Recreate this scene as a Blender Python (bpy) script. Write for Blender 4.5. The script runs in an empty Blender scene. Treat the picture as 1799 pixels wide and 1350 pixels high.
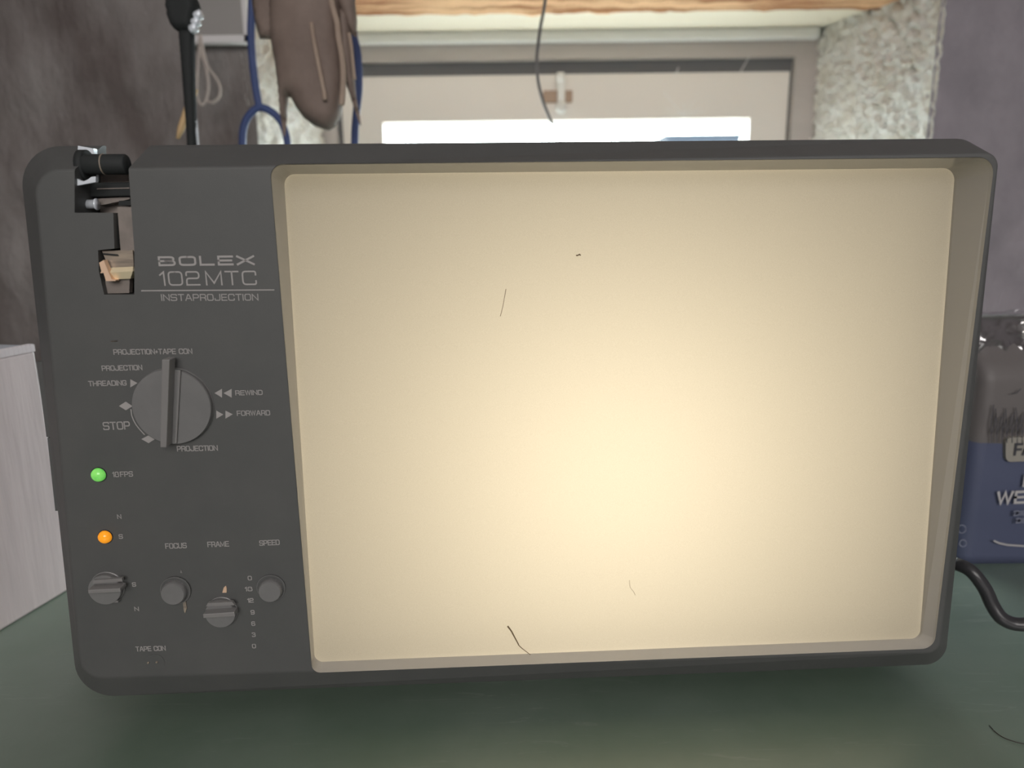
import bpy, bmesh, math, random
from mathutils import Vector, Matrix, noise, geometry

random.seed(7)
S = bpy.context.scene
COL = S.collection

# ------------------------------------------------------------------ camera
F = 1250.0                       # focal length in pixels of the 1799x1350 frame
CAM = Vector((0, 0, 0.2305))     # table top is z = 0, the camera stands 23 cm above it
PITCH, ROLL = math.radians(12.5), 0.0129
fwd = Vector((0, math.cos(PITCH), -math.sin(PITCH)))
up0 = Vector((0, math.sin(PITCH), math.cos(PITCH)))
rt0 = Vector((1, 0, 0))
RT = rt0 * math.cos(ROLL) - up0 * math.sin(ROLL)
UP = up0 * math.cos(ROLL) + rt0 * math.sin(ROLL)
cam_d = bpy.data.cameras.new('camera')
cam = bpy.data.objects.new('camera', cam_d)
COL.objects.link(cam)
cam.matrix_world = Matrix(((RT.x, UP.x, -fwd.x, CAM.x), (RT.y, UP.y, -fwd.y, CAM.y),
                           (RT.z, UP.z, -fwd.z, CAM.z), (0, 0, 0, 1)))
cam_d.sensor_width = 36
cam_d.lens = F / 1799 * 36
cam_d.clip_start = 0.01
cam_d.dof.use_dof = True
cam_d.dof.focus_distance = 0.325
cam_d.dof.aperture_fstop = 8.0
S.camera = cam

# ------------------------------------------------------------------ view, sky, area lights
S.view_settings.view_transform = 'Standard'
S.view_settings.look = 'None'
S.view_settings.gamma = 1
S.view_settings.use_curve_mapping = False
S.view_settings.exposure = 0.0

W = bpy.data.worlds.new('sky')
S.world = W
W.use_nodes = True
bg = W.node_tree.nodes['Background']
bg.inputs[0].default_value = (0.94, 0.97, 1.0, 1)
bg.inputs[1].default_value = 23.0


def area(name, loc, rot, sx, sy, power, color, portal=False):
    l = bpy.data.lights.new(name, 'AREA')
    l.shape = 'RECTANGLE'
    l.size, l.size_y = sx, sy
    l.energy = power
    l.color = color
    o = bpy.data.objects.new(name, l)
    o.location, o.rotation_euler = loc, rot
    COL.objects.link(o)
    if portal:
        l.cycles.is_portal = True
    return o


area('room_fill', (0.15, -1.3, 0.78), (math.radians(73), 0, 0), 1.1, 0.7, 19.0, (1.0, 0.95, 0.93))  # unseen fill light added behind the camera to lift the dim front
area('window_daylight_portal', (0.1, 1.31, 0.2), (math.radians(-90), 0, 0), 1.0, 0.75, 1.0, (1, 1, 1), True)


# ------------------------------------------------------------------ helpers
def ray(px, py):
    return fwd + RT * ((px - 899.5) / F) + UP * (-(py - 675.0) / F)


def at_y(px, py, Y):
    d = ray(px, py)
    return CAM + d * ((Y - CAM.y) / d.y)


def at_z(px, py, z=0.0):
    d = ray(px, py)
    return CAM + d * ((z - CAM.z) / d.z)


# the projector's own frame: x along its front, y away from the viewer, z up
YAW = math.radians(3.0)
ORG = Vector((0, 0.30, 0))
U = Vector((math.cos(YAW), math.sin(YAW), 0))
AW = Vector((-math.sin(YAW), math.cos(YAW), 0))


def dv(px, py, d=0.0):
    r = ray(px, py)
    t = (d - (CAM - ORG).dot(AW)) / r.dot(AW)
    p = CAM + r * t - ORG
    return Vector((p.dot(U), d, p.z))


def node(nt, typ, **kw):
    n = nt.nodes.new(typ)
    for k, v in kw.items():
        if k in n.inputs:
            n.inputs[k].default_value = v
        else:
            setattr(n, k, v)
    return n


def mat(name, c, rough=0.5, metal=0.0, spec=0.5, c2=None, scale=20, detail=6, bump=0.0, bscale=60, stretch=None,
        emit=None, estr=0.0, lo=0.35, hi=0.65, bdist=0.002, coat=0.0):
    m = bpy.data.materials.new(name)
    m.use_nodes = True
    nt = m.node_tree
    b = nt.nodes['Principled BSDF']
    b.inputs['Base Color'].default_value = (*c, 1)
    b.inputs['Roughness'].default_value = rough
    b.inputs['Metallic'].default_value = metal
    b.inputs['Specular IOR Level'].default_value = spec
    b.inputs['Coat Weight'].default_value = coat
    tc = node(nt, 'ShaderNodeTexCoord')
    mp = node(nt, 'ShaderNodeMapping')
    if stretch:
        mp.inputs['Scale'].default_value = stretch
    nt.links.new(tc.outputs['Object'], mp.inputs['Vector'])
    if c2 is not None:
        n = node(nt, 'ShaderNodeTexNoise', Scale=scale, Detail=detail, Roughness=0.6)
        nt.links.new(mp.outputs[0], n.inputs['Vector'])
        r = node(nt, 'ShaderNodeValToRGB')
        r.color_ramp.elements[0].color = (*c, 1)
        r.color_ramp.elements[1].color = (*c2, 1)
        r.color_ramp.elements[0].position = lo
        r.color_ramp.elements[1].position = hi
        nt.links.new(n.outputs['Fac'], r.inputs['Fac'])
        nt.links.new(r.outputs['Color'], b.inputs['Base Color'])
    if bump:
        n2 = node(nt, 'ShaderNodeTexNoise', Scale=bscale, Detail=8.0, Roughness=0.6)
        nt.links.new(mp.outputs[0], n2.inputs['Vector'])
        bp = node(nt, 'ShaderNodeBump', Strength=bump, Distance=bdist)
        nt.links.new(n2.outputs['Fac'], bp.inputs['Height'])
        nt.links.new(bp.outputs['Normal'], b.inputs['Normal'])
    if emit:
        b.inputs['Emission Color'].default_value = (*emit, 1)
        b.inputs['Emission Strength'].default_value = estr
    return m


M = {}
M['housing'] = mat('black_textured_plastic', (0.084, 0.087, 0.085), 0.55, c2=(0.093, 0.095, 0.092), scale=40, bump=0.12, bscale=1800, bdist=0.0003)
M['hood'] = mat('dark_grey_plastic', (0.46, 0.445, 0.42), 0.27, spec=0.8, bump=0.05, bscale=1500, bdist=0.0002)
M['knob'] = mat('dark_grey_knob_plastic', (0.17, 0.17, 0.168), 0.4, c2=(0.19, 0.19, 0.187), scale=80)
M['grip'] = mat('grey_knob_plastic', (0.225, 0.22, 0.215), 0.3)
M['black'] = mat('flat_black_plastic', (0.024, 0.027, 0.027), 0.7, spec=0.3)
M['recess'] = mat('film_channel_black', (0.03, 0.03, 0.032), 0.6)
M['print'] = mat('grey_print', (0.36, 0.345, 0.335), 0.6)
M['chrome'] = mat('satin_aluminium', (0.88, 0.94, 1.0), 0.25, metal=0.25)
M['steel'] = mat('worn_steel', (0.50, 0.42, 0.33), 0.35, metal=0.4, c2=(0.22, 0.19, 0.165), scale=60, stretch=(.6, 1, 5))  # tan base carries the warm lamp's reflection in its colour
M['cream'] = mat('warm_glint_lip', (0.92, 0.80, 0.55), 0.35, metal=0.2)  # bright warm reflection on the gate lip put into its colour
M['copper'] = mat('warm_reflection_metal', (0.85, 0.6, 0.42), 0.45, metal=0.35)  # peach tone is warm lamp reflection put into the metal colour
M['tan_plate'] = mat('brown_grey_plate', (0.20, 0.175, 0.155), 0.45, c2=(0.26, 0.225, 0.20), scale=120)
M['led_g'] = mat('green_lamp_lens', (0.12, 0.5, 0.1), 0.12, c2=(0.35, 0.75, 0.2), scale=200, emit=(0.13, 0.62, 0.09), estr=0.5)
M['led_o'] = mat('amber_lamp_lens', (0.8, 0.3, 0.02), 0.15, c2=(0.85, 0.36, 0.03), scale=220, emit=(1.0, 0.34, 0.01), estr=0.5)
M['rubber'] = mat('black_rubber', (0.02, 0.02, 0.02), 0.8)
M['wall'] = mat('old_dark_plaster', (0.16, 0.134, 0.126), 0.9, c2=(0.33, 0.305, 0.295), scale=7, detail=9, bump=0.8, bscale=22, bdist=0.02, stretch=(1.6, 1, 0.7))
M['wall_r'] = mat('old_plaster_violet_lit', (0.26, 0.24, 0.265), 0.9, c2=(0.39, 0.355, 0.39), scale=8, detail=9, bump=0.6, bscale=25, bdist=0.012, stretch=(1, 1, 0.8))  # violet cast of the light put into the plaster colour
M['white_plaster'] = mat('rough_white_plaster', (0.82, 0.77, 0.68), 0.9, c2=(0.95, 0.93, 0.89), scale=30, bump=1.0, bscale=110, bdist=0.012)
M['beam'] = mat('weathered_beam_wood', (0.40, 0.17, 0.075), 0.85, c2=(0.86, 0.55, 0.32), scale=18, detail=9, bump=0.9, bscale=40, bdist=0.008, stretch=(0.25, 2.5, 2.5), lo=0.42, hi=0.56)
M['board'] = mat('cream_painted_board', (0.88, 0.80, 0.66), 0.7, c2=(0.92, 0.86, 0.74), scale=10, stretch=(0.3, 3, 3), bump=0.2, bscale=30, bdist=0.003)
M['frame'] = mat('grey_window_frame', (0.42, 0.38, 0.36), 0.6, c2=(0.5, 0.455, 0.43), scale=14, stretch=(0.3, 1, 1))
M['frame_white'] = mat('white_lever_and_lit_frame', (0.80, 0.79, 0.77), 0.5)
M['gasket'] = mat('dark_window_gasket', (0.15, 0.15, 0.155), 0.7)
M['sash'] = mat('white_window_sash', (0.74, 0.69, 0.64), 0.5)
M['latch_b'] = mat('brown_latch_plate', (0.35, 0.24, 0.17), 0.5)
M['floor'] = mat('concrete_floor', (0.16, 0.15, 0.14), 0.9, c2=(0.22, 0.21, 0.2), scale=6)
M['ceil'] = mat('grey_ceiling', (0.82, 0.80, 0.79), 0.95)
M['leg'] = mat('table_leg_steel', (0.1, 0.1, 0.1), 0.5, metal=0.5)
M['card'] = mat('pale_cardboard', (0.66, 0.575, 0.575), 0.85, c2=(0.76, 0.665, 0.665), scale=30, stretch=(4, 4, 0.35), bump=0.35, bscale=90, bdist=0.001)
M['card_top'] = mat('cardboard_top_window_sheen', (0.42, 0.43, 0.48), 0.6, c2=(0.50, 0.51, 0.56), scale=20)  # bluish tone is the window's reflection on the box top, painted in
M['card_edge'] = mat('bare_corrugated_edge', (0.80, 0.74, 0.76), 0.9)
M['leather'] = mat('brown_leather', (0.175, 0.13, 0.108), 0.7, c2=(0.24, 0.185, 0.155), scale=25, bump=0.3, bscale=160, bdist=0.001)
M['suede'] = mat('pale_suede_and_highlight', (0.34, 0.26, 0.205), 0.85, c2=(0.42, 0.33, 0.26), scale=30)
M['blue'] = mat('blue_cord_sheath', (0.045, 0.075, 0.21), 0.55)
M['string'] = mat('pale_string', (0.48, 0.42, 0.38), 0.9)
M['wire'] = mat('thin_grey_wire', (0.10, 0.095, 0.095), 0.35, c2=(0.2, 0.2, 0.2), scale=20)
M['cord'] = mat('black_power_cord_rubber', (0.035, 0.035, 0.038), 0.32)
M['panel_grey'] = mat('grey_sheet', (0.33, 0.315, 0.30), 0.7)
M['white'] = mat('white_edge', (0.72, 0.70, 0.70), 0.6)
M['wood'] = mat('yellow_wood', (0.6, 0.42, 0.22), 0.6)
M['hair'] = mat('dark_hair', (0.03, 0.022, 0.016), 0.5)
M['hair_l'] = mat('brown_hair', (0.16, 0.11, 0.06), 0.5)
M['web'] = mat('cobweb_thread', (0.75, 0.74, 0.72), 0.8)
M['badge'] = mat('bag_badge_grey', (0.30, 0.285, 0.25), 0.6)
M['bagdark'] = mat('bag_dark_print', (0.05, 0.05, 0.06), 0.6)
M['baglight'] = mat('bag_light_print', (0.46, 0.45, 0.45), 0.6)
M['bagfaint'] = mat('bag_faint_print', (0.2, 0.215, 0.28), 0.6)
M['shed'] = mat('blue_grey_render', (0.022, 0.03, 0.045), 0.8)
M['shed_r'] = mat('slate_roof', (0.012, 0.018, 0.028), 0.8)


def make_table_mat():
    m = mat('worn_green_table_paint', (0.118, 0.170, 0.125), 0.34, c2=(0.165, 0.215, 0.172), scale=9, bump=0.06, bscale=120, bdist=0.001, coat=0.9)
    m.node_tree.nodes['Principled BSDF'].inputs['Coat Roughness'].default_value = 0.3
    nt = m.node_tree
    b = nt.nodes['Principled BSDF']
    base = b.inputs['Base Color'].links[0].from_socket
    tc = node(nt, 'ShaderNodeTexCoord')
    mp = node(nt, 'ShaderNodeMapping')
    mp.inputs['Rotation'].default_value = (0, 0, 0.6)
    mp.inputs['Scale'].default_value = (3.0, 26.0, 1)
    nt.links.new(tc.outputs['Object'], mp.inputs['Vector'])
    n = node(nt, 'ShaderNodeTexNoise', Scale=7.0, Detail=9.0, Roughness=0.75, Distortion=1.2)
    nt.links.new(mp.outputs[0], n.inputs['Vector'])
    n2 = node(nt, 'ShaderNodeTexNoise', Scale=9.0, Detail=3.0)
    nt.links.new(tc.outputs['Object'], n2.inputs['Vector'])
    r = node(nt, 'ShaderNodeValToRGB')
    r.color_ramp.elements[0].position, r.color_ramp.elements[1].position = 0.57, 0.72
    nt.links.new(n.outputs['Fac'], r.inputs['Fac'])
    r2 = node(nt, 'ShaderNodeValToRGB')
    r2.color_ramp.elements[0].position, r2.color_ramp.elements[1].position = 0.45, 0.7
    nt.links.new(n2.outputs['Fac'], r2.inputs['Fac'])
    mu = node(nt, 'ShaderNodeMath', operation='MULTIPLY')
    nt.links.new(r.outputs[0], mu.inputs[0])
    nt.links.new(r2.outputs[0], mu.inputs[1])
    mu2 = node(nt, 'ShaderNodeMath', operation='MULTIPLY')
    nt.links.new(mu.outputs[0], mu2.inputs[0])
    mu2.inputs[1].default_value = 0.8
    mx = node(nt, 'ShaderNodeMixRGB')
    nt.links.new(mu2.outputs[0], mx.inputs['Fac'])
    nt.links.new(base, mx.inputs['Color1'])
    mx.inputs['Color2'].default_value = (0.33, 0.36, 0.33, 1)
    nt.links.new(mx.outputs[0], b.inputs['Base Color'])
    return m


M['table'] = make_table_mat()


def make_screen_mat():
    m = bpy.data.materials.new('frosted_projection_screen')
    m.use_nodes = True
    nt = m.node_tree
    nt.nodes.clear()
    out = node(nt, 'ShaderNodeOutputMaterial')
    tc = node(nt, 'ShaderNodeTexCoord')
    n = node(nt, 'ShaderNodeTexNoise', Scale=2600.0, Detail=2.0)
    nt.links.new(tc.outputs['Object'], n.inputs['Vector'])
    r = node(nt, 'ShaderNodeValToRGB')
    r.color_ramp.elements[0].color = (0.82, 0.79, 0.72, 1)
    r.color_ramp.elements[1].color = (0.88, 0.85, 0.78, 1)
    r.color_ramp.elements[0].position, r.color_ramp.elements[1].position = 0.35, 0.65
    nt.links.new(n.outputs['Fac'], r.inputs['Fac'])
    tr = node(nt, 'ShaderNodeBsdfTranslucent')
    df = node(nt, 'ShaderNodeBsdfDiffuse')
    df.inputs['Color'].default_value = (0.30, 0.29, 0.275, 1)
    nt.links.new(r.outputs[0], tr.inputs['Color'])
    mx = node(nt, 'ShaderNodeMixShader')
    mx.inputs[0].default_value = 0.30
    nt.links.new(tr.outputs[0], mx.inputs[1])
    nt.links.new(df.outputs[0], mx.inputs[2])
    nt.links.new(mx.outputs[0], out.inputs['Surface'])
    return m


M['screen'] = make_screen_mat()


def make_thin(name, tint, gloss, rough):
    m = bpy.data.materials.new(name)
    m.use_nodes = True
    nt = m.node_tree
    nt.nodes.clear()
    out = node(nt, 'ShaderNodeOutputMaterial')
    t = node(nt, 'ShaderNodeBsdfTransparent')
    t.inputs[0].default_value = (*tint, 1)
    g = node(nt, 'ShaderNodeBsdfGlossy')
    g.inputs['Roughness'].default_value = rough
    mx = node(nt, 'ShaderNodeMixShader')
    mx.inputs[0].default_value = gloss
    nt.links.new(t.outputs[0], mx.inputs[1])
    nt.links.new(g.outputs[0], mx.inputs[2])
    nt.links.new(mx.outputs[0], out.inputs['Surface'])
    return m


M['glass'] = make_thin('window_glass', (0.93, 0.98, 0.97), 0.05, 0.02)
M['film'] = make_thin('clear_plastic_film', (0.9, 0.9, 0.92), 0.22, 0.12)


def make_bag_mat(zsplit):
    m = bpy.data.materials.new('flour_bag_paper')
    m.use_nodes = True
    nt = m.node_tree
    b = nt.nodes['Principled BSDF']
    b.inputs['Roughness'].default_value = 0.55
    tc = node(nt, 'ShaderNodeTexCoord')
    sp = node(nt, 'ShaderNodeSeparateXYZ')
    nt.links.new(tc.outputs['Object'], sp.inputs[0])
    n = node(nt, 'ShaderNodeTexNoise', Scale=14.0, Detail=3.0)
    nt.links.new(tc.outputs['Object'], n.inputs['Vector'])
    ad = node(nt, 'ShaderNodeMath', operation='MULTIPLY_ADD')
    nt.links.new(n.outputs['Fac'], ad.inputs[0])
    ad.inputs[1].default_value = 0.008
    nt.links.new(sp.outputs['Z'], ad.inputs[2])
    gt = node(nt, 'ShaderNodeMath', operation='GREATER_THAN')
    nt.links.new(ad.outputs[0], gt.inputs[0])
    gt.inputs[1].default_value = zsplit + 0.004
    mx = node(nt, 'ShaderNodeMixRGB')
    nt.links.new(gt.outputs[0], mx.inputs['Fac'])
    mx.inputs['Color1'].default_value = (0.080, 0.094, 0.16, 1)
    mx.inputs['Color2'].default_value = (0.14, 0.128, 0.125, 1)
    nt.links.new(mx.outputs[0], b.inputs['Base Color'])
    return m


def link(name, bm, m, parent=None, smooth=False, recalc=True):
    if recalc:
        bmesh.ops.recalc_face_normals(bm, faces=bm.faces)
    me = bpy.data.meshes.new(name)
    bm.to_mesh(me)
    bm.free()
    if m:
        me.materials.append(m)
    if smooth:
        for p in me.polygons:
            p.use_smooth = True
    o = bpy.data.objects.new(name, me)
    COL.objects.link(o)
    o.parent = parent
    return o


def tag(o, label, cat, group=None, kind=None):
    o['label'] = label
    o['category'] = cat
    if group:
        o['group'] = group
    if kind:
        o['kind'] = kind
    return o


def struct(o):
    o['kind'] = 'structure'
    return o


def thing(name, label, cat, loc=(0, 0, 0), rz=0.0, kind=None):
    o = bpy.data.objects.new(name, None)
    o.empty_display_size = 0.02
    COL.objects.link(o)
    o.location = loc
    o.rotation_euler = (0, 0, rz)
    return tag(o, label, cat, kind=kind)


def add_box(bm, lo, hi, mtx=None):
    vs = []
    for x in (lo[0], hi[0]):
        for y in (lo[1], hi[1]):
            for z in (lo[2], hi[2]):
                v = Vector((x, y, z))
                vs.append(bm.verts.new(mtx @ v if mtx else v))
    for f in ((0, 1, 3, 2), (4, 6, 7, 5), (0, 4, 5, 1), (2, 3, 7, 6), (0, 2, 6, 4), (1, 5, 7, 3)):
        bm.faces.new([vs[i] for i in f])


def box(lo, hi, mtx=None, bev=0.0):
    bm = bmesh.new()
    add_box(bm, lo, hi, mtx)
    if bev:
        bmesh.ops.bevel(bm, geom=bm.edges[:], offset=bev, segments=2, affect='EDGES', profile=0.5)
    return bm


def add_loft(bm, loops, cap0=True, cap1=True):
    rows = [[bm.verts.new(p) for p in lp] for lp in loops]
    n = len(rows[0])
    for a, b in zip(rows, rows[1:]):
        for i in range(n):
            j = (i + 1) % n
            bm.faces.new((a[i], a[j], b[j], b[i]))
    if cap0:
        bm.faces.new(rows[0])
    if cap1:
        bm.faces.new(rows[-1][::-1])
    return rows


def round_loop(cs, rad, seg=10):
    """closed loop through corners cs with rounded corners (any plane)"""
    out = []
    n = len(cs)
    for i, c in enumerate(cs):
        r = rad[i] if isinstance(rad, (list, tuple)) else rad
        p, q = cs[i - 1], cs[(i + 1) % n]
        a, b = (p - c).normalized(), (q - c).normalized()
        s, e = c + a * r, c + b * r
        k = 0.5523
        c1, c2 = s - a * r * k, e - b * r * k
        for t in range(seg + 1):
            t /= seg
            out.append(s * (1 - t) ** 3 + c1 * 3 * t * (1 - t) ** 2 + c2 * 3 * t * t * (1 - t) + e * t ** 3)
    return out


def px_prism(pts, d0, d1, bev=0.0, base_scale=1.0):
    """prism whose front outline is given on depth d0, running straight back to d1 in the projector's frame"""
    a = [dv(x, y, d0) for x, y in pts]
    c = sum(a, Vector()) / len(a)
    b = [Vector((c.x + (p.x - c.x) * base_scale, d1, c.z + (p.z - c.z) * base_scale)) for p in a]
    bm = bmesh.new()
    add_loft(bm, [a, b])
    if bev:
        bmesh.ops.recalc_face_normals(bm, faces=bm.faces)
        bmesh.ops.bevel(bm, geom=bm.edges[:], offset=bev, segments=2, affect='EDGES', profile=0.5)
    return bm


def lathe_y(cx, cz, prof, seg=48, ridges=0.0):
    """revolve (radius, y) profile around a y axis at cx, cz"""
    bm = bmesh.new()
    loops = []
    for k, (r, y) in enumerate(prof):
        lp = []
        for i in range(seg):
            a = 2 * math.pi * i / seg
            rr = r * (1 - (ridges if i % 2 else 0.0)) if 0 < k < len(prof) - 1 else r
            lp.append(Vector((cx + rr * math.cos(a), y, cz + rr * math.sin(a))))
        loops.append(lp)
    add_loft(bm, loops)
    return bm


def catmull(pts, n=8, closed=False):
    P = [Vector(p) for p in pts]
    out = []
    m = len(P)
    rng = range(m if closed else m - 1)
    for i in rng:
        p0 = P[i - 1] if (closed or i > 0) else P[0] * 2 - P[1]
        p1, p2 = P[i], P[(i + 1) % m]
        p3 = P[(i + 2) % m] if (closed or i + 2 < m) else P[-1] * 2 - P[-2]
        for k in range(n):
            t = k / n
            out.append(0.5 * ((2 * p1) + (p2 - p0) * t + (2 * p0 - 5 * p1 + 4 * p2 - p3) * t * t
                              + (3 * p1 - p0 - 3 * p2 + p3) * t ** 3))
    if not closed:
        out.append(P[-1])
    return out


def add_tube(bm, pts, r, seg=10, closed=False):
    n = len(pts)
    rows = []
    for i, p in enumerate(pts):
        a = pts[i - 1] if (i > 0 or closed) else p
        b = pts[(i + 1) % n] if (i < n - 1 or closed) else p
        t = (b - a).normalized()
        s = t.cross(Vector((0, 1, 0)))
        if s.length < 1e-3:
            s = t.cross(Vector((1, 0, 0)))
        s.normalize()
        w = t.cross(s)
        rr = r[i] if isinstance(r, list) else r
        rows.append([bm.verts.new(p + (s * math.cos(2 * math.pi * k / seg) + w * math.sin(2 * math.pi * k / seg)) * rr) for k in range(seg)])
    m = n if closed else n - 1
    for i in range(m):
        a, b = rows[i], rows[(i + 1) % n]
        for k in range(seg):
            bm.faces.new((a[k], a[(k + 1) % seg], b[(k + 1) % seg], b[k]))
    if not closed:
        bm.faces.new(rows[0])
        bm.faces.new(rows[-1][::-1])


def tube(pts, r, seg=10, closed=False):
    bm = bmesh.new()
    add_tube(bm, pts, r, seg, closed)
    return bm


def dseg(p, a, b):
    ab = b - a
    t = max(0, min(1, (p - a).dot(ab) / max(ab.length_squared, 1e-12)))
    return (p - a - ab * t).length


def inflate(outline, thick, edge, step, wrinkle=0.0):
    """a closed cushion-like solid over a 2D outline (x, z); the middle stands proud by thick/2 on both faces"""
    P = [Vector((p[0], p[1])) for p in outline]
    dense = []
    n = len(P)
    for i in range(n):
        a, b = P[i], P[(i + 1) % n]
        k = max(1, int((b - a).length / step))
        dense += [a.lerp(b, j / k) for j in range(k)]
    xs, zs = [p.x for p in P], [p.y for p in P]
    pts = list(dense)
    nb = len(dense)

    def inside(q):
        c = False
        for i in range(n):
            a, b = P[i], P[(i + 1) % n]
            if (a.y > q.y) != (b.y > q.y) and q.x < (b.x - a.x) * (q.y - a.y) / (b.y - a.y) + a.x:
                c = not c
        return c
    dist = [0.0] * nb
    x = min(xs)
    while x < max(xs):
        z = min(zs)
        while z < max(zs):
            q = Vector((x + (z / step % 2 > 1) * step * 0.5, z))
            if inside(q):
                d = min(dseg(q, P[i], P[(i + 1) % n]) for i in range(n))
                if d > step * 0.45:
                    pts.append(q)
                    dist.append(d)
            z += step
        x += step
    edges = [(i, (i + 1) % nb) for i in range(nb)]
    vs, _, fs, ov, _, _ = geometry.delaunay_2d_cdt(pts, edges, [], 1, 1e-7)
    bm = bmesh.new()
    fr, bk = [], []
    for i, v in enumerate(vs):
        src = ov[i][0] if ov[i] else 0
        d = dist[src] if src < len(dist) else 0
        t = min(1, d / edge)
        h = thick / 2 * math.sqrt(max(0, 1 - (1 - t) ** 2))
        w = wrinkle * noise.noise(Vector((v.x * 45, v.y * 18, 3))) * t
        if src < nb:
            a = bm.verts.new((v.x, 0, v.y))
            fr.append(a)
            bk.append(a)
        else:
            fr.append(bm.verts.new((v.x, -h + w, v.y)))
            bk.append(bm.verts.new((v.x, h + w, v.y)))
    for f in fs:
        try:
            bm.faces.new([fr[i] for i in f])
            bm.faces.new([bk[i] for i in reversed(f)])
        except ValueError:
            pass
    return bm


def world_outline(pxs, Y):
    return [(at_y(x, y, Y).x, at_y(x, y, Y).z) for x, y in pxs]


def apply_mods(o):
    dg = bpy.context.evaluated_depsgraph_get()
    me = bpy.data.meshes.new_from_object(o.evaluated_get(dg))
    o.modifiers.clear()
    o.data = me


def cut(o, cutter):
    m = o.modifiers.new('cut', 'BOOLEAN')
    m.operation = 'DIFFERENCE'
    m.solver = 'EXACT'
    m.object = cutter
    apply_mods(o)
    bpy.data.objects.remove(cutter, do_unlink=True)


# ------------------------------------------------------------------ lettering: wide square-cornered stroke letters
R_ = 0.26
G = {
    'A': (1.05, [[(0, 0), (.42, 1), (.58, 1), (1, 0)], [(.16, .33), (.84, .33)]]),
    'B': (1, [[(0, .52), (0, 1), (.94, 1, R_), (.94, .52, R_), (0, .52)], [(.4, .52), (1, .52, R_), (1, 0, R_), (0, 0), (0, .52)]]),
    'C': (1, [[(1, .74), (1, 1, .22), (0, 1, R_), (0, 0, R_), (1, 0, .22), (1, .26)]]),
    'D': (1, [[(0, 0), (0, 1), (1, 1, R_), (1, 0, R_), (0, 0)]]),
    'E': (.9, [[(1, 1), (0, 1), (0, 0), (1, 0)], [(0, .5), (.92, .5)]]),
    'F': (.85, [[(1, 1), (0, 1), (0, 0)], [(0, .48), (.9, .48)]]),
    'G': (1, [[(1, .75), (1, 1, R_), (0, 1, R_), (0, 0, R_), (1, 0, R_), (1, .46), (.55, .46)]]),
    'H': (1, [[(0, 0), (0, 1)], [(1, 0), (1, 1)], [(0, .5), (1, .5)]]),
    'I': (.02, [[(0, 0), (0, 1)]]),
    'J': (.9, [[(1, 1), (1, 0, R_), (0, 0, R_), (0, .3)]]),
    'L': (.85, [[(0, 1), (0, 0), (1, 0)]]),
    'M': (1.15, [[(0, 0), (0, 1), (.5, .12), (1, 1), (1, 0)]]),
    'N': (1, [[(0, 0), (0, 1), (1, 0), (1, 1)]]),
    'O': (1, [[(.5, 1), (1, 1, R_), (1, 0, R_), (0, 0, R_), (0, 1, R_), (.5, 1)]]),
    'P': (.95, [[(0, 0), (0, 1), (1, 1, R_), (1, .42, R_), (0, .42)]]),
    'R': (.95, [[(0, 0), (0, 1), (1, 1, R_), (1, .45, R_), (0, .45)], [(.6, .45), (.98, .3, .12), (1, 0)]]),
    'S': (1, [[(1, .84), (1, 1, .15), (0, 1, .22), (0, .5, .2), (1, .5, .2), (1, 0, .22), (0, 0, .15), (0, .16)]]),
    'T': (.95, [[(0, 1), (1, 1)], [(.5, 1), (.5, 0)]]),
    'U': (1, [[(0, 1), (0, 0, R_), (1, 0, R_), (1, 1)]]),
    'W': (1.3, [[(0, 1), (.25, 0), (.5, 1), (.75, 0), (1, 1)]]),
    'X': (1.05, [[(0, 0), (1, 1)], [(0, 1), (1, 0)]]),
    '0': (1, [[(.5, 1), (1, 1, R_), (1, 0, R_), (0, 0, R_), (0, 1, R_), (.5, 1)]]),
    '1': (.3, [[(0, .78), (.95, 1), (1, 0)]]),
    '2': (.95, [[(0, .74), (0, 1, R_), (1, 1, R_), (1, .5, .22), (0, .5, .22), (0, 0), (1, 0)]]),
    '3': (.9, [[(0, .86), (0, 1, .13), (.96, 1, .22), (.96, .52, .2), (.4, .52)], [(.5, .52), (1, .52, .2), (1, 0, .22), (0, 0, .13), (0, .14)]]),
    '6': (.95, [[(.95, .88), (.95, 1, .12), (0, 1, R_), (0, 0, R_), (1, 0, R_), (1, .55, .22), (0, .55)]]),
    '8': (1, [[(.5, .53), (.05, .53, .2), (.05, 1, R_), (.95, 1, R_), (.95, .53, .2), (.5, .53)], [(.5, .53), (1, .53, .2), (1, 0, R_), (0, 0, R_), (0, .53, .2), (.5, .53)]]),
    '9': (.95, [[(.05, .12), (.05, 0, .12), (1, 0, R_), (1, 1, R_), (0, 1, R_), (0, .45, .22), (1, .45)]]),
    '+': (.5, [[(0, .45), (1, .45)], [(.5, .2), (.5, .7)]]),
}


def smooth_poly(pts):
    out = []
    n = len(pts)
    for i, p in enumerate(pts):
        v = Vector((p[0], p[1]))
        if len(p) < 3 or i in (0, n - 1):
            out.append(v)
            continue
        a = Vector(pts[i - 1][:2]) - v
        b = Vector(pts[i + 1][:2]) - v
        r = min(p[2], a.length * .5, b.length * .5)
        s, e = v + a.normalized() * r, v + b.normalized() * r
        for k in range(5):
            t = k / 4
            out.append(s * (1 - t) ** 2 + v * 2 * t * (1 - t) + e * t * t)
    return out


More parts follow.
